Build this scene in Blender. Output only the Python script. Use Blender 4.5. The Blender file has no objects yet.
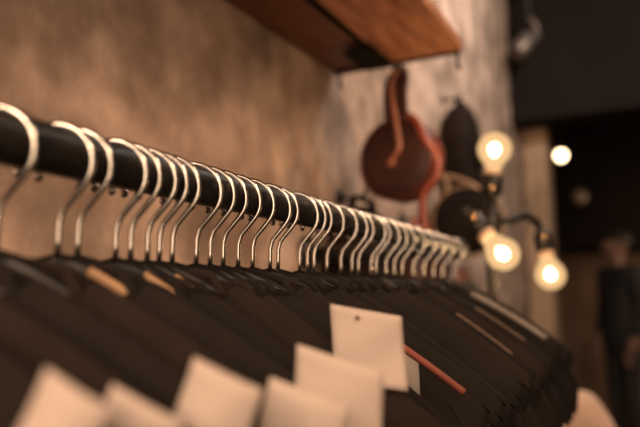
import bpy, bmesh, math, random
from mathutils import Vector, Matrix, noise
random.seed(7)
C = bpy.context.scene.collection
SC = bpy.context.scene
PI = math.pi
CZ = 1.25                      # eye height above the floor
F = 622.0
# ------------------------------------------------------------------ camera
PITCH = math.atan(81.5 / F)
YAW = math.atan(325 * math.cos(PITCH) / F)
fw = Vector((-math.sin(YAW) * math.cos(PITCH), math.cos(YAW) * math.cos(PITCH), math.sin(PITCH)))
rt = Vector((math.cos(YAW), math.sin(YAW), 0))
up = rt.cross(fw)
EYE = Vector((0, 0, CZ))
cam = bpy.data.cameras.new('camera')
cam.sensor_width = 36
cam.lens = F * 36 / 640
cam.clip_start = 0.01
cam.dof.use_dof = True
cam.dof.focus_distance = 0.56
cam.dof.aperture_fstop = cam.lens / 1000 / 0.0125
co = bpy.data.objects.new('camera', cam)
C.objects.link(co)
co.matrix_world = Matrix((
    (rt.x, up.x, -fw.x, EYE.x), (rt.y, up.y, -fw.y, EYE.y), (rt.z, up.z, -fw.z, EYE.z), (0, 0, 0, 1)))
SC.camera = co


def ray(px, py):
    return (fw + rt * ((px - 320) / F) + up * ((213.5 - py) / F))


def atX(px, py, X):
    d = ray(px, py)
    return EYE + d * (X / d.x)


def atY(px, py, Y):
    d = ray(px, py)
    return EYE + d * (Y / d.y)


# ------------------------------------------------------------------ materials
def mat(name, col, rough=0.6, metal=0.0, var=0.15, scale=8.0, bump=0.0, bscale=60.0, col2=None, coat=0.0, stretch=None, spec=0.5):
    m = bpy.data.materials.new(name)
    m.use_nodes = True
    nt = m.node_tree
    b = nt.nodes['Principled BSDF']
    tc = nt.nodes.new('ShaderNodeTexCoord')
    mp = nt.nodes.new('ShaderNodeMapping')
    if stretch:
        mp.inputs['Scale'].default_value = stretch
    nt.links.new(tc.outputs['Object'], mp.inputs['Vector'])
    n = nt.nodes.new('ShaderNodeTexNoise')
    n.inputs['Scale'].default_value = scale
    n.inputs['Detail'].default_value = 5
    nt.links.new(mp.outputs['Vector'], n.inputs['Vector'])
    r = nt.nodes.new('ShaderNodeValToRGB')
    c2 = col2 or tuple(min(1, c * (1 + var)) for c in col)
    c1 = col if col2 else tuple(c * (1 - var) for c in col)
    r.color_ramp.elements[0].color = (*c1, 1)
    r.color_ramp.elements[1].color = (*c2, 1)
    r.color_ramp.elements[0].position = 0.32
    r.color_ramp.elements[1].position = 0.68
    nt.links.new(n.outputs['Fac'], r.inputs['Fac'])
    nt.links.new(r.outputs['Color'], b.inputs['Base Color'])
    b.inputs['Roughness'].default_value = rough
    b.inputs['Metallic'].default_value = metal
    b.inputs['Specular IOR Level'].default_value = spec
    if coat:
        b.inputs['Coat Weight'].default_value = coat
        b.inputs['Coat Roughness'].default_value = 0.15
    if bump:
        n2 = nt.nodes.new('ShaderNodeTexNoise')
        n2.inputs['Scale'].default_value = bscale
        n2.inputs['Detail'].default_value = 4
        nt.links.new(mp.outputs['Vector'], n2.inputs['Vector'])
        bp = nt.nodes.new('ShaderNodeBump')
        bp.inputs['Strength'].default_value = bump
        bp.inputs['Distance'].default_value = 0.003
        nt.links.new(n2.outputs['Fac'], bp.inputs['Height'])
        nt.links.new(bp.outputs['Normal'], b.inputs['Normal'])
    return m


def emis(name, col, strength, clear=0.0):
    m = bpy.data.materials.new(name)
    m.use_nodes = True
    nt = m.node_tree
    nt.nodes.clear()
    o = nt.nodes.new('ShaderNodeOutputMaterial')
    e = nt.nodes.new('ShaderNodeEmission')
    e.inputs['Color'].default_value = (*col, 1)
    e.inputs['Strength'].default_value = strength
    if clear:
        t = nt.nodes.new('ShaderNodeBsdfTransparent')
        mx = nt.nodes.new('ShaderNodeMixShader')
        mx.inputs['Fac'].default_value = clear
        nt.links.new(e.outputs[0], mx.inputs[1])
        nt.links.new(t.outputs[0], mx.inputs[2])
        nt.links.new(mx.outputs[0], o.inputs['Surface'])
    else:
        nt.links.new(e.outputs[0], o.inputs['Surface'])
    return m


def plaster():
    m = mat('worn_plaster', (0.31, 0.212, 0.16), 0.85, var=0.0, scale=8.0, bump=0.8, bscale=13, col2=(0.66, 0.485, 0.39))
    nt = m.node_tree
    b = nt.nodes['Principled BSDF']
    src = b.inputs['Base Color'].links[0].from_socket
    tc = nt.nodes['Texture Coordinate']
    mp = nt.nodes.new('ShaderNodeMapping')
    mp.inputs['Scale'].default_value = (1, 2.2, 1.5)
    nt.links.new(tc.outputs['Object'], mp.inputs['Vector'])
    n = nt.nodes.new('ShaderNodeTexNoise')
    n.inputs['Scale'].default_value = 3.0
    n.inputs['Detail'].default_value = 7
    n.inputs['Roughness'].default_value = 0.6
    nt.links.new(mp.outputs['Vector'], n.inputs['Vector'])
    rp = nt.nodes.new('ShaderNodeValToRGB')
    rp.color_ramp.elements[0].color = (0.25, 0.235, 0.22, 1)
    rp.color_ramp.elements[0].position = 0.33
    rp.color_ramp.elements[1].color = (1.1, 1.1, 1.1, 1)
    rp.color_ramp.elements[1].position = 0.6
    nt.links.new(n.outputs['Fac'], rp.inputs['Fac'])
    mx = nt.nodes.new('ShaderNodeMixRGB')
    mx.blend_type = 'MULTIPLY'
    mx.inputs['Fac'].default_value = 0.75
    nt.links.new(src, mx.inputs['Color1'])
    nt.links.new(rp.outputs['Color'], mx.inputs['Color2'])
    nt.links.new(mx.outputs['Color'], b.inputs['Base Color'])
    return m


M = dict(
    wall=plaster(),
    pillar=mat('pillar_plaster', (0.33, 0.225, 0.145), 0.85, var=0.3, scale=4, bump=0.3, bscale=20),
    floor=mat('floor_boards', (0.10, 0.065, 0.042), 0.55, var=0.3, scale=3, stretch=(9, 0.8, 1), bump=0.2),
    dark=mat('black_paint', (0.009, 0.0062, 0.0048), 0.9, spec=0.2, var=0.2, scale=3),
    farwall=mat('brown_wall', (0.15, 0.10, 0.07), 0.85, var=0.3, scale=2.5),
    room=mat('room_wall', (0.20, 0.15, 0.11), 0.85, var=0.15, scale=2.5),
    wood=mat('red_brown_wood', (0.36, 0.14, 0.072), 0.5, scale=5, stretch=(9, 1.6, 4), col2=(0.72, 0.33, 0.175), bump=0.15, bscale=25),
    wood2=mat('dark_red_brown_wood', (0.13, 0.045, 0.022), 0.5, scale=5, stretch=(14, 1.2, 4), col2=(0.21, 0.075, 0.036), bump=0.15, bscale=25),
    iron=mat('black_iron', (0.02, 0.017, 0.015), 0.42, 0.3, var=0.4, scale=40, bump=0.1, bscale=200),
    pipe=mat('black_pipe', (0.018, 0.015, 0.013), 0.42, 0.25, var=0.5, scale=45, bump=0.35, bscale=120),
    steel=mat('polished_steel', (0.52, 0.485, 0.455), 0.23, 1.0, var=0.04, scale=90),
    plastic=mat('gloss_black_plastic', (0.010, 0.008, 0.007), 0.3, var=0.2, scale=20, spec=0.22),
    card=mat('cream_card', (0.455, 0.37, 0.325), 0.75, var=0.05, scale=30, bump=0.05, bscale=180),
    hole=mat('eyelet_brown', (0.16, 0.09, 0.06), 0.5, var=0.1),
    black=mat('black_cotton', (0.0106, 0.0081, 0.0068), 0.95, var=0.2, scale=20, bump=0.25, bscale=500, spec=0.2),
    charcoal=mat('charcoal_cotton', (0.0136, 0.01, 0.0085), 0.95, var=0.2, scale=20, bump=0.25, bscale=500, spec=0.2),
    brownblack=mat('brown_black_cotton', (0.0179, 0.0115, 0.0089), 0.95, var=0.2, scale=20, bump=0.25, bscale=500, spec=0.2),
    grey=mat('grey_cotton', (0.17, 0.135, 0.11), 0.9, var=0.2, scale=20, bump=0.25, bscale=500, spec=0.2),
    palegrey=mat('pale_grey_cotton', (0.24, 0.205, 0.18), 0.9, var=0.12, scale=30),
    red=mat('red_piping', (0.22, 0.05, 0.032), 0.7, var=0.15, scale=40),
    tanpipe=mat('tan_piping', (0.17, 0.11, 0.075), 0.7, var=0.15, scale=40),
    leather=mat('dark_red_leather', (0.050, 0.016, 0.011), 0.5, spec=0.35, var=0.35, scale=14, bump=0.25, bscale=140),
    redleather=mat('red_leather', (0.30, 0.065, 0.034), 0.25, var=0.25, scale=14, bump=0.2, bscale=140, coat=0.3),
    gusset=mat('oxblood_leather', (0.11, 0.026, 0.016), 0.35, var=0.3, scale=14, bump=0.2, bscale=140),
    copperleather=mat('copper_leather', (0.33, 0.11, 0.06), 0.32, var=0.2, scale=20, coat=0.3),
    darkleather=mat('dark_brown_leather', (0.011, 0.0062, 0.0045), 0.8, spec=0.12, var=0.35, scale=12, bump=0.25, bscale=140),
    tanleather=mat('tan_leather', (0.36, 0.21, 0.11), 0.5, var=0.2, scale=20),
    greenleather=mat('green_brown_leather', (0.028, 0.03, 0.022), 0.5, var=0.3, scale=12, bump=0.2, bscale=140),
    brass=mat('polished_brass', (0.85, 0.52, 0.26), 0.12, 1.0, var=0.05, scale=60),
    porcelain=mat('cream_porcelain', (0.62, 0.42, 0.28), 0.35, var=0.05),
    blush=mat('blush_upholstery', (0.56, 0.38, 0.29), 0.9, var=0.08, scale=30, bump=0.2, bscale=400),
    skin=mat('skin', (0.20, 0.11, 0.075), 0.55, var=0.08, scale=20),
    hair=mat('dark_hair', (0.014, 0.01, 0.008), 0.6, var=0.3, scale=60),
    jacket=mat('black_jacket', (0.016, 0.013, 0.012), 0.85, var=0.2, scale=20),
    trousers=mat('dark_trousers', (0.02, 0.016, 0.014), 0.9, var=0.2, scale=20),
    palemetal=mat('pale_metal', (0.14, 0.115, 0.10), 0.4, 0.4, var=0.1),
    bulbglass=emis('glowing_bulb_glass', (1.0, 0.60, 0.27), 1.05, 0.3),
    filament=emis('bulb_filament', (1.0, 0.74, 0.40), 25.0),
    farbulb=emis('far_bulb_glow', (1.0, 0.74, 0.42), 9.0),
    milkglass=mat('milk_glass', (0.30, 0.24, 0.20), 0.35, var=0.05),
)


# ------------------------------------------------------------------ helpers
def obj(name, bm, m, parent=None, smooth=True, loc=None, bevel=0, sub=0):
    me = bpy.data.meshes.new(name)
    bmesh.ops.recalc_face_normals(bm, faces=bm.faces[:])
    bm.to_mesh(me)
    bm.free()
    me.materials.append(M[m] if isinstance(m, str) else m)
    if smooth:
        for p in me.polygons:
            p.use_smooth = True
    o = bpy.data.objects.new(name, me)
    C.objects.link(o)
    if parent:
        o.parent = parent
    if loc is not None:
        o.location = loc
    if bevel:
        b = o.modifiers.new('bevel', 'BEVEL')
        b.width = bevel
        b.segments = 2
        b.limit_method = 'ANGLE'
    if sub:
        s = o.modifiers.new('subdivision', 'SUBSURF')
        s.levels = sub
        s.render_levels = sub
    return o


def tag(o, label, cat, group=None):
    o['label'] = label
    o['category'] = cat
    if group:
        o['group'] = group
    return o


def thing(name, label, cat, loc=(0, 0, 0), rotz=0, group=None):
    o = bpy.data.objects.new(name, None)
    o.empty_display_size = 0.05
    C.objects.link(o)
    o.location = loc
    o.rotation_euler = (0, 0, rotz)
    return tag(o, label, cat, group)


def struct(name, bm, m, bevel=0):
    o = obj(name, bm, m, None, smooth=False, bevel=bevel)
    o['kind'] = 'structure'
    return o


def box(bm, lo, hi):
    v = [bm.verts.new((x, y, z)) for x in (lo[0], hi[0]) for y in (lo[1], hi[1]) for z in (lo[2], hi[2])]
    for f in ((0, 1, 3, 2), (4, 6, 7, 5), (0, 4, 5, 1), (2, 3, 7, 6), (0, 2, 6, 4), (1, 5, 7, 3)):
        bm.faces.new([v[i] for i in f])
    return v


def tube(bm, pts, r, n=10, cap=True, flat=None):
    """round tube through pts; r a number or list; flat=(a,b) gives an elliptical section"""
    pts = [Vector(p) for p in pts]
    rings = []
    prevn = None
    for i, p in enumerate(pts):
        t = (pts[min(i + 1, len(pts) - 1)] - pts[max(i - 1, 0)]).normalized()
        if prevn is None:
            a = Vector((0, 1, 0)) if abs(t.y) < 0.9 else Vector((1, 0, 0))
            nn = (a - t * a.dot(t)).normalized()
        else:
            nn = (prevn - t * prevn.dot(t)).normalized()
        prevn = nn
        bb = t.cross(nn)
        rr = r[i] if isinstance(r, (list, tuple)) else r
        fa, fb = flat if flat else (1, 1)
        rings.append([bm.verts.new(p + nn * (rr * fa * math.cos(2 * PI * k / n)) + bb * (rr * fb * math.sin(2 * PI * k / n))) for k in range(n)])
    for a, b in zip(rings, rings[1:]):
        for k in range(n):
            bm.faces.new((a[k], a[(k + 1) % n], b[(k + 1) % n], b[k]))
    if cap:
        bm.faces.new(rings[0][::-1])
        bm.faces.new(rings[-1])


def lathe(bm, prof, mtx=None, n=28):
    """prof: list of (radius, height) about local z"""
    rings = []
    for r, h in prof:
        if r < 1e-5:
            rings.append([bm.verts.new((0, 0, h))])
        else:
            rings.append([bm.verts.new((r * math.cos(2 * PI * k / n), r * math.sin(2 * PI * k / n), h)) for k in range(n)])
    for a, b in zip(rings, rings[1:]):
        for k in range(n):
            k2 = (k + 1) % n
            q = []
            for v in ((a[k], a[k2]) if len(a) > 1 else (a[0],)):
                q.append(v)
            for v in ((b[k2], b[k]) if len(b) > 1 else (b[0],)):
                q.append(v)
            if len(q) > 2:
                bm.faces.new(q)
    if len(rings[0]) > 1:
        bm.faces.new(rings[0][::-1])
    if len(rings[-1]) > 1:
        bm.faces.new(rings[-1])
    if mtx:
        vs = [v for ring in rings for v in ring]
        for v in vs:
            v.co = mtx @ v.co


def aim(p, d):
    """matrix placing local z along d at p"""
    d = Vector(d).normalized()
    return Matrix.Translation(Vector(p)) @ d.to_track_quat('Z', 'Y').to_matrix().to_4x4()


def smooth_path(pts, k=6):
    pts = [Vector(p) for p in pts]
    out = []
    for i in range(len(pts) - 1):
        p0, p1, p2, p3 = pts[max(i - 1, 0)], pts[i], pts[i + 1], pts[min(i + 2, len(pts) - 1)]
        for j in range(k):
            t = j / k
            out.append(0.5 * ((2 * p1) + (p2 - p0) * t + (2 * p0 - 5 * p1 + 4 * p2 - p3) * t * t + (3 * p1 - p0 - 3 * p2 + p3) * t ** 3))
    out.append(pts[-1])
    return out


ONES = ['', 'first', 'second', 'third', 'fourth', 'fifth', 'sixth', 'seventh', 'eighth', 'ninth', 'tenth', 'eleventh', 'twelfth',
        'thirteenth', 'fourteenth', 'fifteenth', 'sixteenth', 'seventeenth', 'eighteenth', 'nineteenth']


def ordinal(n):
    if n < 20:
        return ONES[n]
    tens = {2: ('twentieth', 'twenty'), 3: ('thirtieth', 'thirty')}[n // 10]
    return tens[0] if n % 10 == 0 else tens[1] + '-' + ONES[n % 10]


# ------------------------------------------------------------------ room
WX = -0.634                     # face of the plaster wall
CEIL = CZ + 1.75
b = bmesh.new(); box(b, (-4.2, -2.2, -0.1), (3.0, 8.1, 0)); struct('floor', b, 'floor')
b = bmesh.new(); box(b, (-4.2, -2.2, CEIL), (3.0, 8.1, CEIL + 0.1)); struct('ceiling', b, 'dark')
b = bmesh.new(); box(b, (WX - 0.2, -2.1, 0), (WX, 4.0, CEIL)); struct('wall_left', b, 'wall')
b = bmesh.new(); box(b, (-4.1, 3.8, 0), (WX - 0.2, 4.0, CEIL)); struct('wall_left_return', b, 'dark')
b = bmesh.new(); box(b, (-4.2, 3.8, 0), (-4.1, 8.0, CEIL)); struct('wall_alcove', b, 'dark')
b = bmesh.new(); box(b, (-4.1, 7.2, 0), (2.9, 7.4, CEIL)); struct('wall_back', b, 'farwall')
b = bmesh.new(); box(b, (2.9, -2.1, 0), (3.0, 8.0, CEIL)); struct('wall_right', b, 'room')
b = bmesh.new(); box(b, (-4.2, -2.2, 0), (3.0, -2.1, CEIL)); struct('wall_front', b, 'room')
# dark bulkhead across the far part of the shop
bz = atY(600, 246, 6.0).z
b = bmesh.new(); box(b, (-0.9, 6.0, bz), (2.9, 7.2, CEIL)); struct('trim_1', b, 'dark')
bz = atY(530, 122, 3.7).z
b = bmesh.new(); box(b, (WX, 3.65, bz), (2.9, 3.85, CEIL)); struct('trim_2', b, 'dark')
# pillar beyond the end of the wall
pl, pr = atY(524, 200, 3.9), atY(549, 200, 3.9)
b = bmesh.new(); box(b, (pl.x, 3.9, 0), (pr.x, 4.15, CEIL)); o = struct('pillar', b, 'pillar', bevel=0.015)

# ------------------------------------------------------------------ clothes rail
RX, RZ, RR = -0.312, CZ + 0.0868, 0.0153
rail = thing('clothes_rail', 'black iron pipe clothes rail running along the plaster wall', 'clothes rail', (RX, 0.5, RZ))
b = bmesh.new(); tube(b, [(0, y, 0) for y in [-1.0 + 1.662 * i / 17 for i in range(18)]], RR, 20)
obj('pipe', b, 'pipe', rail)
for yy in (-1.0, 0.662):
    b = bmesh.new()
    lathe(b, [(0.0185, -0.016), (0.021, -0.014), (0.021, 0.014), (0.0185, 0.018)], aim((0, yy, 0), (0, 1, 0)))
    box(b, (-0.018, yy - 0.016, -0.016), (0.012, yy + 0.016, 0.016))
    obj('elbow', b, 'pipe', rail, bevel=0.003)
    b = bmesh.new()
    tube(b, [(-0.01, yy, 0), (WX - RX + 0.012, yy, 0)], RR, 16)
    obj('wall_pipe', b, 'pipe', rail)
    b = bmesh.new()
    lathe(b, [(0.04, 0.0), (0.04, 0.006), (0.024, 0.009), (0.02, 0.02), (0.0, 0.02)], aim((WX - RX, yy, 0), (1, 0, 0)))
    obj('flange', b, 'pipe', rail)

# ------------------------------------------------------------------ hangers and shirts
PX = [-6, 57, 77, 115, 130, 147, 159, 172, 196, 210, 223, 238, 252.5, 270, 278, 299.5, 307.5, 314, 327, 341, 352, 358.5,
      371, 376, 386, 394, 402, 413, 423.5, 433, 442, 453]
YS = [0.112, 0.145, 0.180] + [atX(p, 262, RX).y for p in PX]
N = len(YS)


def prof(s, k):
    s = abs(s)
    return 0.0255 - 0.0025 * math.exp(-(s / 0.01) ** 2) * 0 - k * (math.sqrt(s * s + 0.018 ** 2) - 0.018) - 0.85 * s * s


def hook_path():
    cz, R, cx = 0.0807, 0.0237, -0.005
    pts = []
    for i in range(27):
        a = math.radians(196 - (196 + 38) * i / 26)
        pts.append((cx + R * math.cos(a), 0, cz + R * math.sin(a)))
    B = Vector((0, 0, 0.0488))
    P = Vector(pts[-1])
    for t in (0.3, 0.6, 0.85):
        pts.append(tuple(P.lerp(B, t)))
    pts += [(0.0010, 0, 0.0472), (0.0, 0, 0.0435), (0, 0, 0.033), (0, 0, 0.017)]
    return pts


HOOK_OFF = RZ - CZ - 0.0868


def make_hanger(Y, k, half, yaw, label, glint=False):
    t = thing('clothes_hanger', label, 'hanger', (RX, Y, CZ), 0, 'hangers along the clothes rail')
    t.rotation_euler = (0, 0, yaw)
    b = bmesh.new()
    p = hook_path()
    tube(b, p, 0.0021, 10)
    bmesh.ops.create_uvsphere(b, u_segments=10, v_segments=8, radius=0.0031, matrix=Matrix.Translation(p[0]))
    obj('hook', b, 'steel', t)
    b = bmesh.new()
    ss = [-0.2 + 0.4 * i / 40 for i in range(41)]
    rs = [0.009 - 0.0035 * min(1, abs(s) / 0.1) for s in ss]
    tube(b, [(s, 0, prof(s, k) - 0.009 - 0.009 * min(1, abs(s) / 0.07)) for s in ss], rs, 12, flat=(half / 0.009, 1.0))
    obj('hanger_arms', b, 'plastic', t)
    b = bmesh.new()
    z0 = prof(0.19, k) - 0.014
    tube(b, smooth_path([(-0.185, 0, z0), (-0.17, 0, z0 - 0.02), (-0.14, 0, z0 - 0.028), (0.14, 0, z0 - 0.028), (0.17, 0, z0 - 0.02), (0.185, 0, z0)]), 0.0035, 8)
    obj('trouser_bar', b, 'plastic', t)
    if glint:  # warm highlight on the glossy arm, painted as a thin tan strip
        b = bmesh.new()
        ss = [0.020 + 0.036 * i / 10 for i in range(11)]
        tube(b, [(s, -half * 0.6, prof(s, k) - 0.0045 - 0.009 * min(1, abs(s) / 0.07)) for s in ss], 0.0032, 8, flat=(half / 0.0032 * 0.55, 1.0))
        o = obj('arm_glint', b, 'tanleather', t)
        o['label'] = 'painted tan highlight on the hanger arm beside the hook'
    return t


def make_shirt(Y, k, yaw, hf, hb, m, seed, label, piping=None, dz=0.0, cat='shirt', length=0.62, patch=False, pin=None):
    """hanging t-shirt; hf/hb half depths towards / away from the viewer; sheets meet along shoulder and sides"""
    rnd = random.Random(seed)
    t = thing('hanging_shirt', label, cat, (RX, Y, CZ + dz), yaw, 'shirts hanging from the clothes rail')
    W, NK = 0.213, 0.052
    us = [-1 + 2 * i / 44 for i in range(45)]
    vs = [0, 0.004, 0.012, 0.022, 0.036, 0.055, 0.08, 0.11, 0.15, 0.2, 0.26, 0.33, 0.41, 0.5, 0.6, 0.7, 0.8, 0.9, 1.0]
    ph = [rnd.uniform(0, 6.28) for _ in range(6)]
    def top(s):
        return prof(s, k) + 0.0035
    def sheet(sign, h, dip):
        rows = []
        for v in vs:
            row = []
            for u in us:
                s = u * W
                zt = top(s)
                if abs(s) < NK:
                    zt = top(NK) - dip * math.sqrt(max(0, 1 - (s / NK) ** 2)) + (0.012 if dip < 0.01 else 0) * (1 - (s / NK) ** 2)
                bot = -length + 0.01 * math.sin(ph[0] + 3 * u)
                z = zt + (bot - zt) * v
                d = (zt - z)
                hh = h * math.sqrt(min(1, d / 0.03 + (0.10 if abs(s) < NK else 0.0)))
                edge = min(1, (1 - abs(u)) / 0.10)
                hh *= math.sqrt(max(0, edge))
                fold = min(1, d / 0.12) * h * 0.28 * (math.sin(13 * u + ph[1] + 4 * v) * 0.6 + math.sin(23 * u + ph[2] - 3 * v) * 0.4)
                wr = h * 0.16 * math.sin(60 * d * (0.6 + 0.4 * math.cos(3 * u + ph[4])) + 9 * u + ph[3]) * min(1, d / 0.02)
                hh = hh * 0.62 + (fold + wr) * edge
                hh = max(hh, 0.0)
                w = 1 + 0.06 * math.sin(3.0 * v + ph[5]) * v
                tp = min(1, max(0, (top(0.2) - z) / 0.11))
                row.append((s * (1 - 0.17 * tp * tp * (3 - 2 * tp)) * w, sign * hh, z))
            rows.append(row)
        return rows
    b = bmesh.new()
    A = sheet(-1, hf, 0.024)
    Bk = sheet(1, hb, 0.004)
    def add(rows):
        V = [[b.verts.new(p) for p in row] for row in rows]
        for r0, r1 in zip(V, V[1:]):
            for i in range(len(us) - 1):
                b.faces.new((r0[i], r0[i + 1], r1[i + 1], r1[i]))
    add(A)
    add(Bk)
    bmesh.ops.remove_doubles(b, verts=b.verts[:], dist=0.0002)
    obj('body', b, m, t)
    # collar ribs
    b = bmesh.new()
    ring = []
    for i in range(len(us)):
        if abs(us[i] * W) < NK * 1.04:
            ring.append(Vector(A[0][i]))
    back = [Vector(Bk[0][i]) for i in range(len(us)) if abs(us[i] * W) < NK * 1.04][::-1]
    tube(b, ring + back[1:], 0.0026, 6, flat=(0.8, 1.5))
    obj('collar', b, m, t)
    # sleeves
    for sd in (-1, 1):
        b = bmesh.new()
        rows = []
        n = 16
        for j in range(12):
            v = j / 11
            if v < 0.35:
                q = v / 0.35
                cx = sd * (0.190 + 0.026 * q)
                zc = top(0.2) - 0.004 - 0.03 * q - 0.02 * q * q
                half = 0.035 + 0.02 * q
            else:
                q = (v - 0.35) / 0.65
                cx = sd * (0.216 - 0.006 * q)
                zc = top(0.2) - 0.054 - 0.055 * q
                half = 0.055 + 0.004 * q
            row = []
            for i in range(n):
                a = 2 * PI * i / n
                hx = math.cos(a)
                yy = math.sin(a)
                inward = half * (0.55 - 0.1 * v)
                row.append((cx + (hx * inward * 0.55 - sd * inward * 0.5), yy * 0.86 * (hb if yy > 0 else hf) * (0.55 + 0.35 * min(1, v * 3)) , zc + hx * sd * (-half * 0.35) * (1 - v * 0.6)))
            rows.append([b.verts.new(p) for p in row])
        for r0, r1 in zip(rows, rows[1:]):
            for i in range(n):
                b.faces.new((r0[i], r0[(i + 1) % n], r1[(i + 1) % n], r1[i]))
        b.faces.new(rows[0][::-1])
        obj('sleeve', b, m, t)
    if piping:
        b = bmesh.new()
        s_a, s_b = {'red': SEAM, 'tanpipe': (0.105, 0.175), 'palegrey': (0.075, 0.19)}[piping]
        ss = [s_a + (s_b - s_a) * i / 16 for i in range(17)]
        tube(b, [(s * 0.985, -0.0012, top(s) + 0.0003) for s in ss], {'red': 0.003, 'tanpipe': 0.0013, 'palegrey': 0.0042}[piping], 8)
        o = obj('piping', b, piping, t)
        o['label'] = {'red': 'red piping along the shoulder seam', 'tanpipe': 'thin tan piping along the shoulder seam',
                      'palegrey': 'pale grey band along the shoulder'}[piping]
    if patch:
        b = bmesh.new()
        V0 = []
        for i in range(9):
            s = SEAM[0] + 0.022 * i / 8
            zt = top(s) - 0.004
            V0.append([b.verts.new((s * 0.985, -hf * 1.12 * math.sqrt(min(1, (d + 0.004) / 0.03)) - 0.0012, zt - d)) for d in [0.0, 0.01, 0.02, 0.03 - 0.010 * (i / 8) ** 2, 0.042 - 0.012 * (i / 8) ** 2]])
        for r0, r1 in zip(V0, V0[1:]):
            for i in range(4):
                b.faces.new((r0[i], r1[i], r1[i + 1], r0[i + 1]))
        o = obj('shoulder_panel', b, 'palegrey', t)
        so = o.modifiers.new('solid', 'SOLIDIFY'); so.thickness = 0.0008
        o['label'] = 'pale grey panel under the red shoulder piping'
    if pin:
        b = bmesh.new()
        bmesh.ops.create_uvsphere(b, u_segments=8, v_segments=6, radius=0.0032, matrix=Matrix.Translation(pin))
        o = obj('tag_pin', b, 'card', t)
        o['label'] = 'small white plastic pin'
    return t


YAWH = math.radians(25)          # every hanger is turned a little on the rail


def on_shirt(px, py, Y, hf):
    """point of the pixel's ray on the front plane of the shirt hanging at Y; returns point and distance along the shoulder"""
    n = Vector((math.sin(YAWH), -math.cos(YAWH), 0))
    p0 = Vector((RX, Y, CZ)) + n * hf
    d = ray(px, py)
    q = EYE + d * ((p0 - EYE).dot(n) / d.dot(n))
    return q, (q - p0).dot(Vector((math.cos(YAWH), math.sin(YAWH), 0)))


# cards: label, left px, right px, top px, tilt
CARDS = [('blurred cream card on the shirt nearest the camera, leftmost of the cards', 46, 114, 368, 0.50, 0.004),
         ('blurred low cream card near the camera, second of the cards from the left', 112, 186, 384, 0.45, 0.012),
         ('large blurred cream card with rounded look, third of the cards from the left', 194, 264, 357, 0.42, 0.020),
         ('small low cream card half below the frame, third of the cards from the right', 270, 351, 377, 0.33, 0.012),
         ('cream card with a pointed corner just in front of the sharpest card', 297, 384, 344, 0.30, 0.022),
         ('sharp cream card standing highest, rightmost of the cards on the shirts', 330, 402, 304, 0.17, 0.028)]
CARD = {}
for cd in CARDS:
    best = None
    for i, Y in enumerate(YS):
        if i in CARD:
            continue
        q, sd_ = on_shirt(cd[1], cd[3], Y, 0.01)
        if sd_ < 0.066 or sd_ > 0.17:
            continue
        e = abs(q.z - CZ - prof(sd_, 0.45) - cd[5])
        if best is None or e < best[0]:
            best = (e, i, sd_, q.z - CZ)
    CARD[best[1]] = cd
SHARP = max(CARD)
GAPMAX = 0.0125
lean = {}
for i in range(N):
    if i in CARD:
        lean[i] = 0.45
    elif i < SHARP:
        nx = min(c for c in CARD if c > i)      # shirts before a card hang lower so that the card shows
        lean[i] = max(0.5, 0.68 - 0.04 * (nx - i))
REDSHIRT = min(range(N), key=lambda j: abs(on_shirt(430, 372, YS[j], 0.0)[0].z - CZ - prof(on_shirt(430, 372, YS[j], 0.0)[1], 0.44)))
REDSHIRT = max(REDSHIRT, SHARP + 1)
for j in range(SHARP + 1, REDSHIRT):
    lean[j] = 0.60
lean[REDSHIRT] = .44
SEAM = (on_shirt(394, 352, YS[REDSHIRT], 0)[1], on_shirt(467, 392, YS[REDSHIRT], 0)[1])
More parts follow.
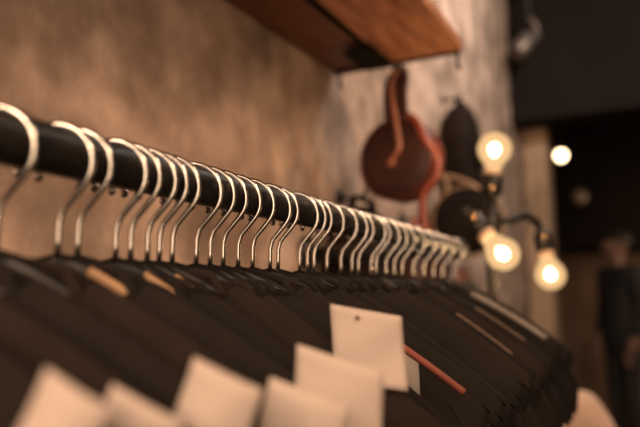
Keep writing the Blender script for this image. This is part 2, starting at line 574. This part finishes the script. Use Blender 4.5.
for i, Y in enumerate(YS):
    gf = (Y - YS[i - 1]) / 2 if i else 0.011
    gb = (YS[i + 1] - Y) / 2 if i < N - 1 else 0.012
    hf, hb = min(GAPMAX, gf * 0.86), min(GAPMAX, gb * 0.86)
    rnd = random.Random(100 + i)
    k = lean.get(i, 0.47 + rnd.uniform(-0.03, 0.07))
    yaw = YAWH
    if i == 0:
        hl = 'black hanger nearest the camera, its hook out of frame to the left'
        sl = 'black shirt nearest the camera, its hook out of frame'
    elif i == 1:
        hl = 'black hanger second nearest the camera, its hook out of frame to the left'
        sl = 'black shirt second nearest the camera, its hook out of frame'
    elif i == 2:
        hl = 'black hanger third nearest the camera, its hook out of frame to the left'
        sl = 'black shirt third nearest the camera, its hook out of frame'
    elif i == 3:
        hl = 'black hanger whose steel hook is cut by the left edge of the photo'
        sl = 'black shirt whose hanger hook is cut by the left edge'
    elif i == N - 1:
        hl = 'black hanger with steel hook, farthest along the rail beside the bulbs'
        sl = 'black shirt hanging last on the rail, at the far end beside the bulbs'
    else:
        hl = 'black hanger whose steel hook is ' + ordinal(i - 2) + ' from the left along the rail'
        sl = 'black shirt hanging from the ' + ordinal(i - 2) + ' steel hook from the left'
    m = ['black', 'charcoal', 'black', 'brownblack'][i % 4]
    kw = {}
    if i in CARD:
        m = 'brownblack' if i % 2 else 'charcoal'
        sl = sl.replace('black shirt', 'black shirt with a cream card', 1)
    if i == REDSHIRT:
        kw = dict(piping='red', patch=True); k = 0.44; m = 'charcoal'
        sl = 'charcoal shirt with red shoulder piping beside the sharpest cream card'
    if i == N - 4:
        kw = dict(piping='palegrey'); m = 'black'; k = 0.38
        sl = 'black shirt with a wide pale grey shoulder band near the rail end'
    if i == N - 6:
        kw = dict(piping='tanpipe'); k = 0.43
        sl = 'black shirt with a dim tan shoulder seam below the wide pale band'
    if i == N - 9:
        kw = dict(piping='tanpipe')
        sl = 'black shirt with thin tan shoulder piping in the far half of the rail'
    if i == N - 2:
        kw = dict(pin=(0.185, -hf - 0.001, prof(0.185, k) - 0.02))
    if i == N - 7:
        kw = dict(pin=(0.165, -hf - 0.001, prof(0.165, k) - 0.035))
    make_hanger(Y, k, min(0.0042, 0.40 * min(hf, hb)), yaw, hl, glint=(i in (4, 6, 8)))
    make_shirt(Y, k, yaw, hf, hb, m, 500 + i, sl, **kw)
    if i in CARD:
        lab_, pl_, pr_, py_, tilt, rise_ = CARD[i]
        q0, s0 = on_shirt(pl_, py_, Y, hf + 0.0022)
        q1, s1 = on_shirt(pr_, py_ + 24, Y, hf + 0.0022)
        w, h = (s1 - s0) / math.cos(tilt), (0.049 if i == SHARP else 0.066)
        shear = {SHARP: 0.24, max(c for c in CARD if c < SHARP): 0.26}.get(i, 0.10)
        b = bmesh.new()
        nx, nz = 12, 10
        V = []
        for a in range(nx + 1):
            for c in range(nz + 1):
                x, z = w * a / nx + shear * h * c / nz, -h * c / nz
                y = -0.0035 * math.sin(PI * a / nx) - 0.004 * (c / nz) ** 2 + 0.0012 * math.sin(7 * c / nz + a * 0.4)
                V.append(b.verts.new((x, y, z)))
        for a in range(nx):
            for c in range(nz):
                q = a * (nz + 1) + c
                b.faces.new((V[q], V[q + 1], V[q + nz + 2], V[q + nz + 1]))
        t = o = obj('price_card', b, 'card')
        tag(t, lab_, 'price card', 'cream cards on the shirts')
        t.location = q0
        t.rotation_mode = 'ZYX'
        t.matrix_world = Matrix.Translation(q0) @ Matrix.Rotation(yaw + 0.03, 4, 'Z') @ Matrix.Rotation(tilt, 4, 'Y')
        so = o.modifiers.new('solid', 'SOLIDIFY'); so.thickness = 0.0006
        if i != SHARP:
            continue
        b = bmesh.new()
        lathe(b, [(0.0009, -0.0012), (0.0016, -0.0012), (0.0016, 0.0006), (0.0009, 0.0006)], aim((0.020, -0.0044, -0.006), (0, -1, 0)), 14)
        obj('eyelet', b, 'hole', t)

# ------------------------------------------------------------------ shelf above
c1, c2 = atX(332.5, 74, WX), None
SY = c1.y
SZ = c1.z
c2 = atY(462.9, 46.4, SY)
SXR = c2.x
shelf = thing('wall_shelf', 'red brown wooden shelf on the wall above the clothes rail', 'shelf', (WX, SY, SZ))
shelf.rotation_euler = (math.radians(1.3), 0, 0)
L = 1.9
wd = SXR - WX
mid = wd * 0.45
b = bmesh.new(); box(b, (0.001, -L, 0.004), (mid - 0.002, -0.004, 0.026)); obj('plank', b, 'wood2', shelf, False, bevel=0.002)['label'] = 'darker plank of the shelf against the wall'
b = bmesh.new(); box(b, (mid + 0.002, -L, 0.0), (wd, -0.004, 0.024)); obj('plank', b, 'wood', shelf, False, bevel=0.003)['label'] = 'orange brown front plank of the shelf'
b = bmesh.new(); box(b, (0.004, -0.004, -0.006), (wd - 0.006, 0.002, 0.020)); obj('edge_strip', b, 'iron', shelf, False, bevel=0.001)
for xx in (0.02, wd - 0.012):
    b = bmesh.new(); tube(b, [(xx, -0.001, 0.0), (xx, -0.001, -0.034), (xx + 0.004, -0.001, -0.040)], 0.0045, 8)
    obj('end_peg', b, 'iron', shelf)
b = bmesh.new(); box(b, (mid - 0.007, -L + 0.01, -0.005), (mid + 0.007, -0.01, -0.0005)); obj('seam_bar', b, 'dark', shelf, False, bevel=0.001)
b = bmesh.new(); box(b, (mid - 0.05, -0.14, -0.014), (mid + 0.02, -0.012, -0.0055)); obj('bracket_plate', b, 'dark', shelf, False, bevel=0.003)
bagc = atY(401, 161, SY + 0.03)
hk = Vector((bagc.x, SY + 0.02, SZ))
b = bmesh.new()
tube(b, smooth_path([(hk.x - WX, -0.03, -0.008), (hk.x - WX, 0.0, -0.008), (hk.x - WX, 0.02, -0.010), (hk.x - WX, 0.032, -0.002), (hk.x - WX, 0.036, 0.012)]), 0.004, 8)
obj('hanging_hook', b, 'iron', shelf)

# ------------------------------------------------------------------ round bag hung from the shelf
def disc_bag(name, label, c, n_ang, R, th, face, side, rim=None, cat='bag', group=None):
    """round bag standing upright; n_ang = direction its face looks towards (degrees from -Y towards +X)"""
    t = thing(name, label, cat, c, math.radians(n_ang), group)
    # local frame: face looks to -Y
    b = bmesh.new()
    lathe(b, [(0.0, th / 2 + 0.006), (R * 0.6, th / 2 + 0.005), (R * 0.92, th / 2), (R * 0.97, th / 2 - 0.004)], aim((0, 0, 0), (0, -1, 0)), 48)
    lathe(b, [(R * 0.97, -th / 2 + 0.004), (R * 0.92, -th / 2), (R * 0.6, -th / 2 - 0.005), (0.0, -th / 2 - 0.006)], aim((0, 0, 0), (0, -1, 0)), 48)
    obj('face_panel', b, face, t)
    b = bmesh.new()
    lathe(b, [(R * 0.97, -th / 2 + 0.002), (R, -th / 2 + 0.008), (R * 1.01, 0), (R, th / 2 - 0.008), (R * 0.97, th / 2 - 0.002)], aim((0, 0, 0), (0, -1, 0)), 48)
    obj('gusset', b, side, t)
    for sg in (-1, 1):
        b = bmesh.new()
        tube(b, [(R * 0.975 * math.cos(2 * PI * q / 48), sg * (th / 2), R * 0.975 * math.sin(2 * PI * q / 48)) for q in range(49)], 0.0032, 6, cap=False)
        obj('piping', b, rim or side, t)
    return t


R1 = 0.094
bag = disc_bag('round_bag', 'round dark red leather bag hanging from the shelf end by its strap', bagc, -10, R1, 0.055, 'leather', 'gusset')
topz = hk.z - bagc.z
b = bmesh.new()
tube(b, smooth_path([(0.000, 0.0, topz + 0.002), (-0.004, 0, topz - 0.02), (-0.010, -0.004, topz - 0.06), (-0.006, -0.006, R1 * 1.1), (0.006, -0.004, R1 * 0.8)], 5),
     [0.016 + 0.016 * min(1, i / 7) for i in range(21)], 14, flat=(0.13, 1.0))
obj('shoulder_strap', b, 'leather', bag)
fy = -0.062 / 2 - 0.012
b = bmesh.new()
tube(b, smooth_path([(0.002, -0.01, topz - 0.012), (-0.003, -0.022, topz - 0.03), (0.000, fy * 0.9, topz - 0.07), (0.018, fy, R1 * 0.55), (0.020, fy, R1 * 0.2), (0.004, fy, -0.004), (-0.004, fy, -0.016)]), 0.0055, 8, flat=(0.5, 1.2))
obj('pull_strap', b, 'copperleather', bag)['label'] = 'thin copper leather strap down the front'
b = bmesh.new(); lathe(b, [(0.0, 0.004), (0.010, 0.003), (0.012, 0.0), (0.010, -0.003)], aim((-0.002, fy + 0.003, -0.010), (0, -1, 0)), 18)
obj('clasp', b, 'copperleather', bag)
b = bmesh.new()
for xx in (-0.007, 0.007):
    lathe(b, [(0.0, 0.003), (0.006, 0.002), (0.0065, -0.002), (0.0, -0.003)], aim((xx, -0.018, topz - 0.018), (0, -1, 0)), 14)
obj('rivet', b, 'brass', bag)
# wavy side strap falling down the right side
b = bmesh.new()
tube(b, smooth_path([(R1 * 0.30, -0.02, R1 * 1.04), (R1 * 0.62, -0.034, R1 * 0.80), (R1 * 0.82, -0.032, R1 * 0.35), (R1 * 1.04, -0.02, -R1 * 0.1), (R1 * 1.0, -0.02, -R1 * 0.55), (R1 * 0.72, -0.022, -R1 * 0.86), (R1 * 0.66, -0.02, -R1 * 1.3), (R1 * 0.72, -0.016, -R1 * 1.95)]), 0.0085, 10, flat=(0.5, 1.1))
obj('side_strap', b, 'redleather', bag)['label'] = 'glossy red strap curving down the right side'

# ------------------------------------------------------------------ bags on the wall behind the hangers
def wall_hook(p, label):
    """p = point on the wall"""
    t = thing('wall_hook', label, 'wall hook', (WX, p.y, p.z), 0, 'iron hooks on the plaster wall')
    b = bmesh.new(); lathe(b, [(0.02, 0.0), (0.02, 0.004), (0.008, 0.006), (0.0, 0.006)], aim((0, 0, 0), (1, 0, 0)), 18); obj('plate', b, 'iron', t)
    b = bmesh.new(); tube(b, smooth_path([(0.003, 0, 0), (0.04, 0, -0.006), (0.065, 0, 0.0), (0.072, 0, 0.016)]), 0.005, 8); obj('peg', b, 'iron', t)


def soft_bag(name, label, y, ztop, w, h, d, m, strap_m, hook_label, handle=0.09, flap=None):
    """bag against the wall, hanging by its handle from a wall hook"""
    t = thing(name, label, 'bag', (WX + 0.001, y, ztop - h))
    b = bmesh.new()
    nz, nn = 16, 24
    rows = []
    for j in range(nz + 1):
        v = j / nz
        z = h * v
        e = max(0.0, 1 - max(0, (v - 0.45) / 0.55) ** 2.6) ** 0.5
        e2 = min(1, 0.80 + 0.9 * v) if v < 0.22 else 1
        ww = w / 2 * max(0.02, e) * e2
        dd = d / 2 * max(0.02, e ** 0.8) * e2
        row = []
        for i in range(nn):
            a = 2 * PI * i / nn
            ca, sa = math.cos(a), math.sin(a)
            sx = math.copysign(abs(ca) ** 0.6, ca)
            sy = math.copysign(abs(sa) ** 0.6, sa)
            row.append(b.verts.new((d / 2 + sx * dd, sy * ww, z)))
        rows.append(row)
    for r0, r1 in zip(rows, rows[1:]):
        for i in range(nn):
            b.faces.new((r0[i], r0[(i + 1) % nn], r1[(i + 1) % nn], r1[i]))
    b.faces.new(rows[0][::-1]); b.faces.new(rows[-1])
    obj('body', b, m, t)
    hx = 0.045
    b = bmesh.new()
    tube(b, smooth_path([(d / 2, -w * 0.25, h * 0.93), (d / 2, -w * 0.2, h + handle * 0.5), (hx, -0.01, h + handle), (hx, 0.01, h + handle), (d / 2, w * 0.2, h + handle * 0.5), (d / 2, w * 0.25, h * 0.93)]), 0.008, 8, flat=(0.5, 1.2))
    obj('handle', b, strap_m, t)
    b = bmesh.new()
    tube(b, smooth_path([(d * 0.93, -w * 0.40, h * 0.55), (d * 1.03, -w * 0.3, h * 0.40), (d * 1.04, 0, h * 0.36), (d * 1.03, w * 0.3, h * 0.40), (d * 0.93, w * 0.40, h * 0.55)]), 0.005, 8)
    obj('flap_edge', b, strap_m, t)
    b = bmesh.new()
    lathe(b, [(0.0, 0.006), (0.008, 0.004), (0.01, 0.0), (0.008, -0.004)], aim((d * 1.04, 0, h * 0.34), (1, 0, 0)), 16)
    obj('clasp', b, 'brass', t)
    wall_hook(Vector((WX, y, ztop + handle + 0.004)), hook_label)
    return t


p = atX(366, 205, WX + 0.07)
soft_bag('shoulder_bag', 'dark brown slouchy bag on the wall behind the middle hooks', p.y, p.z, 0.26, 0.36, 0.12, 'darkleather', 'darkleather',
         'iron hook holding the slouchy dark brown bag', handle=0.02)
p = atX(424, 236, WX + 0.07)
soft_bag('red_handbag', 'dark bag with red straps on the wall, below the round red bag', p.y, p.z, 0.30, 0.34, 0.12, 'leather', 'redleather',
         'iron hook holding the dark bag with red straps', handle=0.05)
p = atX(459, 104, WX + 0.06)  # soft bag mesh reused for a dark rounded form on the wall
soft_bag('dark_wall_form', 'dark rounded form high on the wall between the shelf and the bulbs', p.y, p.z, 0.22, 0.40, 0.13, 'darkleather', 'darkleather',
         'iron hook holding the dark rounded form near the bulbs', handle=0.02)
p = atX(466, 222, WX + 0.13)
t = disc_bag('round_handbag', 'round dark brown bag with tan rim below the high rounded form', p, 24, 0.115, 0.07, 'darkleather', 'darkleather', 'tanleather')
b = bmesh.new()
tube(b, smooth_path([(-0.06, 0, 0.098), (-0.055, 0.01, 0.13), (-0.069, 0.03, 0.160), (-0.05, 0.03, 0.160), (0.02, 0.01, 0.13), (0.05, 0, 0.103)]), 0.006, 8)
obj('handle', b, 'tanleather', t)
p = atX(472, 278, WX + 0.09)
soft_bag('satchel', 'greenish dark satchel hanging low on the wall behind the rail end', p.y + 0.02, p.z, 0.24, 0.3, 0.11, 'greenleather', 'redleather',
         'iron hook holding the greenish satchel', handle=0.03)
wall_hook(Vector((WX, atX(466, 222, WX + 0.13).y, atX(466, 222, WX + 0.13).z + 0.15)), 'iron hook holding the round bag with tan rim')

# ------------------------------------------------------------------ bulb lamp of black pipe
LY = 1.27
p1 = atY(494.5, 149, LY)
lamp = thing('pipe_lamp', 'black pipe floor lamp with three glowing bare bulbs beyond the rail', 'lamp', (p1.x, LY, 0))
def rel(v):
    return Vector(v) - Vector((p1.x, LY, 0))
def bulb(c, d, R=0.034):
    """c = centre of the globe, d = direction from globe to its socket"""
    d = Vector(d).normalized()
    c = rel(c)
    mt = aim(c, d)
    b = bmesh.new()
    pr_ = []
    for i in range(11):
        a = PI * (i / 10) * 0.72
        pr_.append((R * math.sin(a), -R * math.cos(a)))
    pr_ += [(0.019, 0.031), (0.0155, 0.038), (0.0145, 0.046)]
    lathe(b, pr_, mt)
    g = obj('bulb', b, 'bulbglass', lamp)
    g['label'] = 'glowing clear bulb'
    b = bmesh.new()
    lathe(b, [(0.0, -0.013), (0.008, -0.010), (0.0125, -0.002), (0.011, 0.006), (0.006, 0.014), (0.0, 0.018)], mt, 14)
    obj('filament', b, 'filament', g)
    b = bmesh.new()
    lathe(b, [(0.0155, 0.044), (0.0175, 0.046), (0.0175, 0.054), (0.016, 0.056)], mt, 24)
    s = obj('socket_ring', b, 'porcelain', lamp)
    b = bmesh.new()
    lathe(b, [(0.017, 0.055), (0.0205, 0.058), (0.0205, 0.092), (0.014, 0.100), (0.010, 0.104), (0.0, 0.104)], mt, 24)
    s = obj('socket', b, 'iron', lamp)
    b = bmesh.new()
    kp = mt @ Vector((0, 0, 0.085)) + (Vector((0.25, -1, 0.1)) - d * Vector((0.25, -1, 0.1)).dot(d)).normalized() * 0.024
    bmesh.ops.create_uvsphere(b, u_segments=16, v_segments=10, radius=0.0065, matrix=Matrix.Translation(kp))
    obj('switch_knob', b, 'brass', s)
    lp = bpy.data.lights.new('bulb_light', 'POINT')
    lp.energy = BULB_W
    lp.color = (1.0, 0.60, 0.28)
    lp.shadow_soft_size = 0.02
    lo = bpy.data.objects.new('bulb_light', lp)
    C.objects.link(lo)
    lo.parent = g
    lo.location = mt @ Vector((0, 0, -0.02))
    return mt @ Vector((0, 0, 0.10))


BULB_W = 2.2
e1 = bulb(p1, (-0.10, 0, -1))
c2_ = atY(503, 254, LY - 0.07)
e2 = bulb(c2_, (-0.45, 0.1, 0.55), 0.031)
c3_ = atY(550.5, 275, LY + 0.22)
e3 = bulb(c3_, (-0.16, 0.0, 1), 0.033)
jz = rel(atY(492, 222, LY)).z
b = bmesh.new(); tube(b, [(e1.x, e1.y, e1.z), (e1.x - 0.004, 0, jz), (e1.x - 0.006, 0, 0.02)], 0.0105, 14); obj('post', b, 'iron', lamp)
b = bmesh.new(); lathe(b, [(0.0, 0.0), (0.15, 0.0), (0.15, 0.012), (0.05, 0.02), (0.022, 0.045), (0.0, 0.045)], Matrix.Translation((e1.x, 0, 0)), 40); obj('base', b, 'iron', lamp)
J = Vector((e1.x, 0, jz))
b = bmesh.new(); lathe(b, [(0.0, -0.022), (0.016, -0.022), (0.019, -0.016), (0.019, 0.016), (0.016, 0.022), (0.0, 0.022)], Matrix.Translation(J), 20); obj('tee_joint', b, 'iron', lamp)
b = bmesh.new(); tube(b, smooth_path([J, J + Vector((-0.006, 0.012, 0.0)), e2 + Vector((-0.01, 0.002, 0.012)), e2 - Vector((-0.004, 0, 0.004))]), 0.009, 10); obj('arm', b, 'iron', lamp)
b = bmesh.new(); tube(b, smooth_path([J, J + Vector((0.02, 0.06, 0.006)), e3.lerp(J, 0.35) + Vector((0, 0, 0.028)), e3 + Vector((-0.008, 0, 0.020)), e3 - Vector((0, 0, 0.004))]), 0.009, 10); obj('arm', b, 'iron', lamp)

# ------------------------------------------------------------------ blush chair behind the last shirts
p = atY(566, 386, 1.93)
ch = thing('upholstered_chair', 'blush upholstered chair with rounded back behind the last shirts', 'chair', (-0.308, 2.2, 0), math.radians(2))
zt = p.z
b = bmesh.new()
rows = []
for j in range(13):
    v = j / 12
    z = 0.40 + (zt - 0.40) * v
    hw = 0.235 * (1 - 0.42 * max(0, (v - 0.6) / 0.4) ** 2)
    row = []
    for i in range(17):
        u = -1 + i / 8
        row.append((u * hw, -0.22 - 0.05 * v + 0.07 * (u * u), z - 0.02 * u * u * v))
    rows.append(row)
V = [[b.verts.new(q) for q in r] for r in rows]
for r0, r1 in zip(V, V[1:]):
    for i in range(16):
        b.faces.new((r0[i], r0[i + 1], r1[i + 1], r1[i]))
o = obj('backrest', b, 'blush', ch)
so = o.modifiers.new('solid', 'SOLIDIFY'); so.thickness = 0.05; so.offset = 0
sb = o.modifiers.new('sub', 'SUBSURF'); sb.levels = 1; sb.render_levels = 1
b = bmesh.new(); box(b, (-0.24, -0.2, 0.36), (0.24, 0.26, 0.45)); obj('seat', b, 'blush', ch, bevel=0.03)
for sx in (-1, 1):
    for sy in (-0.17, 0.22):
        b = bmesh.new(); tube(b, [(sx * 0.2, sy, 0.37), (sx * 0.225, sy * 1.1, 0.0)], [0.018, 0.011], 10); obj('leg', b, 'wood2', ch)

# ------------------------------------------------------------------ far things
p = atY(561, 155.5, 5.0)
t = thing('pendant_lamp', 'small bright bare bulb hanging far back in the dark', 'lamp', p)
b = bmesh.new(); bmesh.ops.create_uvsphere(b, u_segments=24, v_segments=14, radius=0.042); obj('bulb', b, 'farbulb', t)
b = bmesh.new(); lathe(b, [(0.018, 0.035), (0.02, 0.08), (0.008, 0.09), (0.0, 0.09)]); obj('socket', b, 'iron', t)
b = bmesh.new(); tube(b, [(0, 0, 0.085), (0, 0, CEIL - p.z)], 0.004, 8); obj('cord', b, 'iron', t)
p = atY(580, 197, 5.6)
t = thing('globe_pendant', 'unlit pale glass globe pendant in the dark at the back', 'lamp', p)
b = bmesh.new(); bmesh.ops.create_uvsphere(b, u_segments=24, v_segments=14, radius=0.062); obj('globe', b, 'milkglass', t)
b = bmesh.new(); lathe(b, [(0.024, 0.05), (0.026, 0.09), (0.008, 0.1), (0.0, 0.1)]); obj('socket', b, 'iron', t)
b = bmesh.new(); tube(b, [(0, 0, 0.095), (0, 0, CEIL - p.z)], 0.004, 8); obj('cord', b, 'iron', t)
# ceiling spotlight
p = atY(524, 45, 3.45)
t = thing('spotlight', 'unlit pale metal ceiling spotlight tilted down above the pillar', 'lamp', p)
d = Vector((-0.45, -0.35, -0.7))
b = bmesh.new(); lathe(b, [(0.0, -0.07), (0.045, -0.07), (0.05, -0.05), (0.052, 0.07), (0.046, 0.075), (0.044, 0.05), (0.0, 0.045)], aim((0, 0, 0), d)); obj('lamp_head', b, 'palemetal', t)
b = bmesh.new(); tube(b, smooth_path([(0.03, 0.02, 0.02), (0.07, 0.04, 0.05), (0.06, 0.03, 0.12), (0.03, 0, 0.16)]), 0.012, 8); obj('yoke', b, 'palemetal', t)
b = bmesh.new(); tube(b, [(0.03, 0, 0.155), (0.03, 0, CEIL - p.z)], 0.012, 8); obj('stem', b, 'iron', t)


# person standing in the back
def person(base, rotz, H=1.70):
    t = thing('person', 'person in black jacket and dark trousers standing at the back right', 'person', base, rotz)
    def skin(name, joints, edges, radii, m, sub=2):
        me = bpy.data.meshes.new(name)
        me.from_pydata([Vector(j) for j in joints], edges, [])
        o = bpy.data.objects.new(name, me)
        C.objects.link(o)
        me.materials.append(M[m])
        sk = o.modifiers.new('skin', 'SKIN')
        sk.use_smooth_shade = True
        me.skin_vertices or None
        if not me.skin_vertices:
            bpy.context.view_layer.objects.active = o
        for i, r in enumerate(radii):
            me.skin_vertices[0].data[i].radius = r if isinstance(r, tuple) else (r, r)
        me.skin_vertices[0].data[0].use_root = True
        s = o.modifiers.new('sub', 'SUBSURF'); s.levels = sub; s.render_levels = sub
        o.parent = t
        return o
    # body, facing -Y locally
    J = [(0, 0, .95), (0, 0, 1.08), (0, .01, 1.25), (0, .015, 1.40), (0, 0, 1.47), (0, -.012, 1.525), (0, -.026, 1.605), (0, -.012, 1.675),
         (-.17, .01, 1.40), (-.235, .03, 1.14), (-.22, -.05, .90), (-.215, -.08, .83),
         (.17, .01, 1.40), (.235, .02, 1.14), (.22, -.06, .90), (.215, -.09, .83),
         (-.095, 0, .76), (-.097, -.01, .48), (-.10, .03, .10), (-.10, -.05, .035), (-.105, -.14, .025),
         (.095, 0, .76), (.105, -.02, .48), (.11, .03, .10), (.115, -.05, .035), (.125, -.14, .025)]
    E = [(0, 1), (1, 2), (2, 3), (3, 4), (4, 5), (5, 6), (6, 7), (3, 8), (8, 9), (9, 10), (10, 11), (3, 12), (12, 13), (13, 14), (14, 15),
         (0, 16), (16, 17), (17, 18), (18, 19), (19, 20), (0, 21), (21, 22), (22, 23), (23, 24), (24, 25)]
    Rr = [(.085, .065), (.10, .078), (.135, .095), (.12, .08), .055, .046, (.088, .112), (.095, .118), .06, .045, .036, .028, .06, .045, .036, .028,
          .055, .042, .036, .04, .03, .055, .042, .036, .04, .03]
    skin('body', J, E, Rr, 'skin')
    # clothing over the body
    skin('jacket', [(0, 0, .82), (0, 0, 1.05), (0, .01, 1.25), (0, .012, 1.40), (0, 0, 1.47), (-.175, .01, 1.41), (-.24, .03, 1.14), (-.225, -.04, .93),
                    (.175, .01, 1.41), (.24, .02, 1.14), (.225, -.05, .93)],
         [(0, 1), (1, 2), (2, 3), (3, 4), (3, 5), (5, 6), (6, 7), (3, 8), (8, 9), (9, 10)],
         [(.20, .16), (.17, .13), (.165, .125), (.145, .105), .07, .075, .06, .05, .075, .06, .05], 'jacket')
    for xx in (-.104, .119):
        b = bmesh.new()
        bmesh.ops.create_uvsphere(b, u_segments=18, v_segments=12, radius=1, matrix=Matrix.Translation((xx, -.055, .04)) @ Matrix.Diagonal((.052, .145, .062, 1)))
        for v in b.verts:
            v.co.z = max(v.co.z, 0.0)
        obj('shoe', b, 'hair', t)
    b = bmesh.new()
    tube(b, [(0, .005, 1.04), (0, .005, .98), (0, .008, .92), (0, .005, .85), (0, 0, .80)], [.135, .142, .155, .155, .12], 24, flat=(.72, 1.08))
    for sx in (-1, 1):
        tube(b, [(sx * .075, .005, .90), (sx * .085, 0, .78), (sx * .097, -.01, .48), (sx * .105, .02, .26), (sx * .108, .025, .06)], [.09, .088, .066, .058, .056], 20)
    o = obj('trousers', b, 'trousers', t)
    rm = o.modifiers.new('remesh', 'REMESH'); rm.mode = 'VOXEL'; rm.voxel_size = 0.012; rm.use_smooth_shade = True
    sm = o.modifiers.new('smooth', 'SMOOTH'); sm.iterations = 6
    b = bmesh.new()
    bmesh.ops.create_uvsphere(b, u_segments=20, v_segments=14, radius=1.0, matrix=Matrix.Translation((0, 0.006, 1.672)) @ Matrix.Diagonal((.093, .113, .090, 1)))
    for v in list(b.verts):
        if v.co.y < -0.055 and v.co.z < 1.685:
            v.co.y = -0.05
        if v.co.z < 1.57:
            v.co.z = 1.57
    obj('hair', b, 'hair', t)
    b = bmesh.new()
    lathe(b, [(0.0, 0.0), (.009, .002), (.012, .012), (.006, .035), (0.0, .042)], aim((0, -.122, 1.585), (0, .12, 1)), 10)
    obj('nose', b, 'skin', t)
    b = bmesh.new()
    for sx in (-1, 1):
        b = bmesh.new()
        bmesh.ops.create_uvsphere(b, u_segments=10, v_segments=8, radius=.009, matrix=Matrix.Translation((sx * .03, -.108, 1.628)))
        obj('eye', b, 'hair', t)
    b = bmesh.new(); tube(b, smooth_path([(-.024, -.112, 1.562), (0, -.121, 1.560), (.024, -.112, 1.562)]), 0.004, 8); obj('mouth', b, 'leather', t)
    for sx in (-1, 1):
        b = bmesh.new(); bmesh.ops.create_uvsphere(b, u_segments=10, v_segments=8, radius=1, matrix=Matrix.Translation((sx * .083, -.01, 1.615)) @ Matrix.Diagonal((.012, .02, .03, 1))); obj('ear', b, 'skin', t)
    for sx, hx, hy, hz, dr in ((-1, -.215, -.08, .83, Vector((0, -.25, -1))), (1, .215, -.09, .83, Vector((0, -.25, -1)))):
        dr.normalize()
        side = dr.cross(Vector((0, 1, 0))).normalized() if abs(dr.y) < .9 else Vector((0, 0, 1))
        b = bmesh.new()
        for q in range(4):
            off = side * ((q - 1.5) * .019)
            st = Vector((hx, hy, hz)) + off * .8 + dr * .02
            ln = (.075, .085, .08, .065)[q]
            tube(b, [st, st + dr * ln * .5, st + dr * ln + Vector((0, 0.012, -.012))], [.010, .009, .007], 8)
        st = Vector((hx, hy, hz)) - side * .025
        tube(b, [st, st - side * .018 + dr * .03, st - side * .02 + dr * .055], [.011, .010, .007], 8)
        obj('fingers', b, 'skin', t)
    return t


p = atY(617, 250, 5.3)
bpy.context.view_layer.update()


try:
    person((p.x, 5.3, 0), math.radians(-55))
except Exception as ex:
    import traceback
    traceback.print_exc()

# ------------------------------------------------------------------ light
def area(name, loc, tgt, w, h, e, col):
    l = bpy.data.lights.new(name, 'AREA')
    l.shape = 'RECTANGLE'
    l.size, l.size_y = w, h
    l.energy = e
    l.color = col
    o = bpy.data.objects.new(name, l)
    C.objects.link(o)
    o.location = loc
    o.rotation_euler = (Vector(tgt) - Vector(loc)).to_track_quat('-Z', 'Y').to_euler()
    return o


WARM = (1.0, 0.63, 0.38)
area('front_fill_light', (0.9, -2.0, 1.9), (-0.3, 0.6, 1.35), 2.6, 1.7, 90, (1.0, 0.70, 0.47))  # broad unseen fill added behind the camera to brighten the hooks
area('ceiling_lamp_light', (1.2, 0.4, CEIL - 0.1), (-0.6, 0.7, 1.7), 0.7, 0.7, 40, WARM)
area('near_wall_fill_light', (-0.36, -0.95, 1.9), (-0.40, 0.6, 1.35), 0.4, 0.6, 24, (1.0, 0.68, 0.45))  # unseen fill added beside the wall so the hook tops catch light
area('wall_washer_light', (0.3, 2.0, CEIL - 0.1), (-0.63, 2.7, 2.1), 0.4, 0.4, 34, (1.0, 0.86, 0.74))
area('back_fill_light', (1.3, 5.4, 1.6), (-0.4, 7.2, 0.9), 0.5, 0.5, 16, WARM)  # fill added out of view to lift the dark back wall

w = bpy.data.worlds.new('world')
SC.world = w
w.use_nodes = True
w.node_tree.nodes['Background'].inputs['Color'].default_value = (1.0, 0.7, 0.5, 1)
w.node_tree.nodes['Background'].inputs['Strength'].default_value = 0.15
vs_ = SC.view_settings
SC.display_settings.display_device = 'sRGB'
vs_.view_transform = 'Standard'
vs_.look = 'None'
vs_.exposure = 0.0
vs_.gamma = 1.0
vs_.use_curve_mapping = False
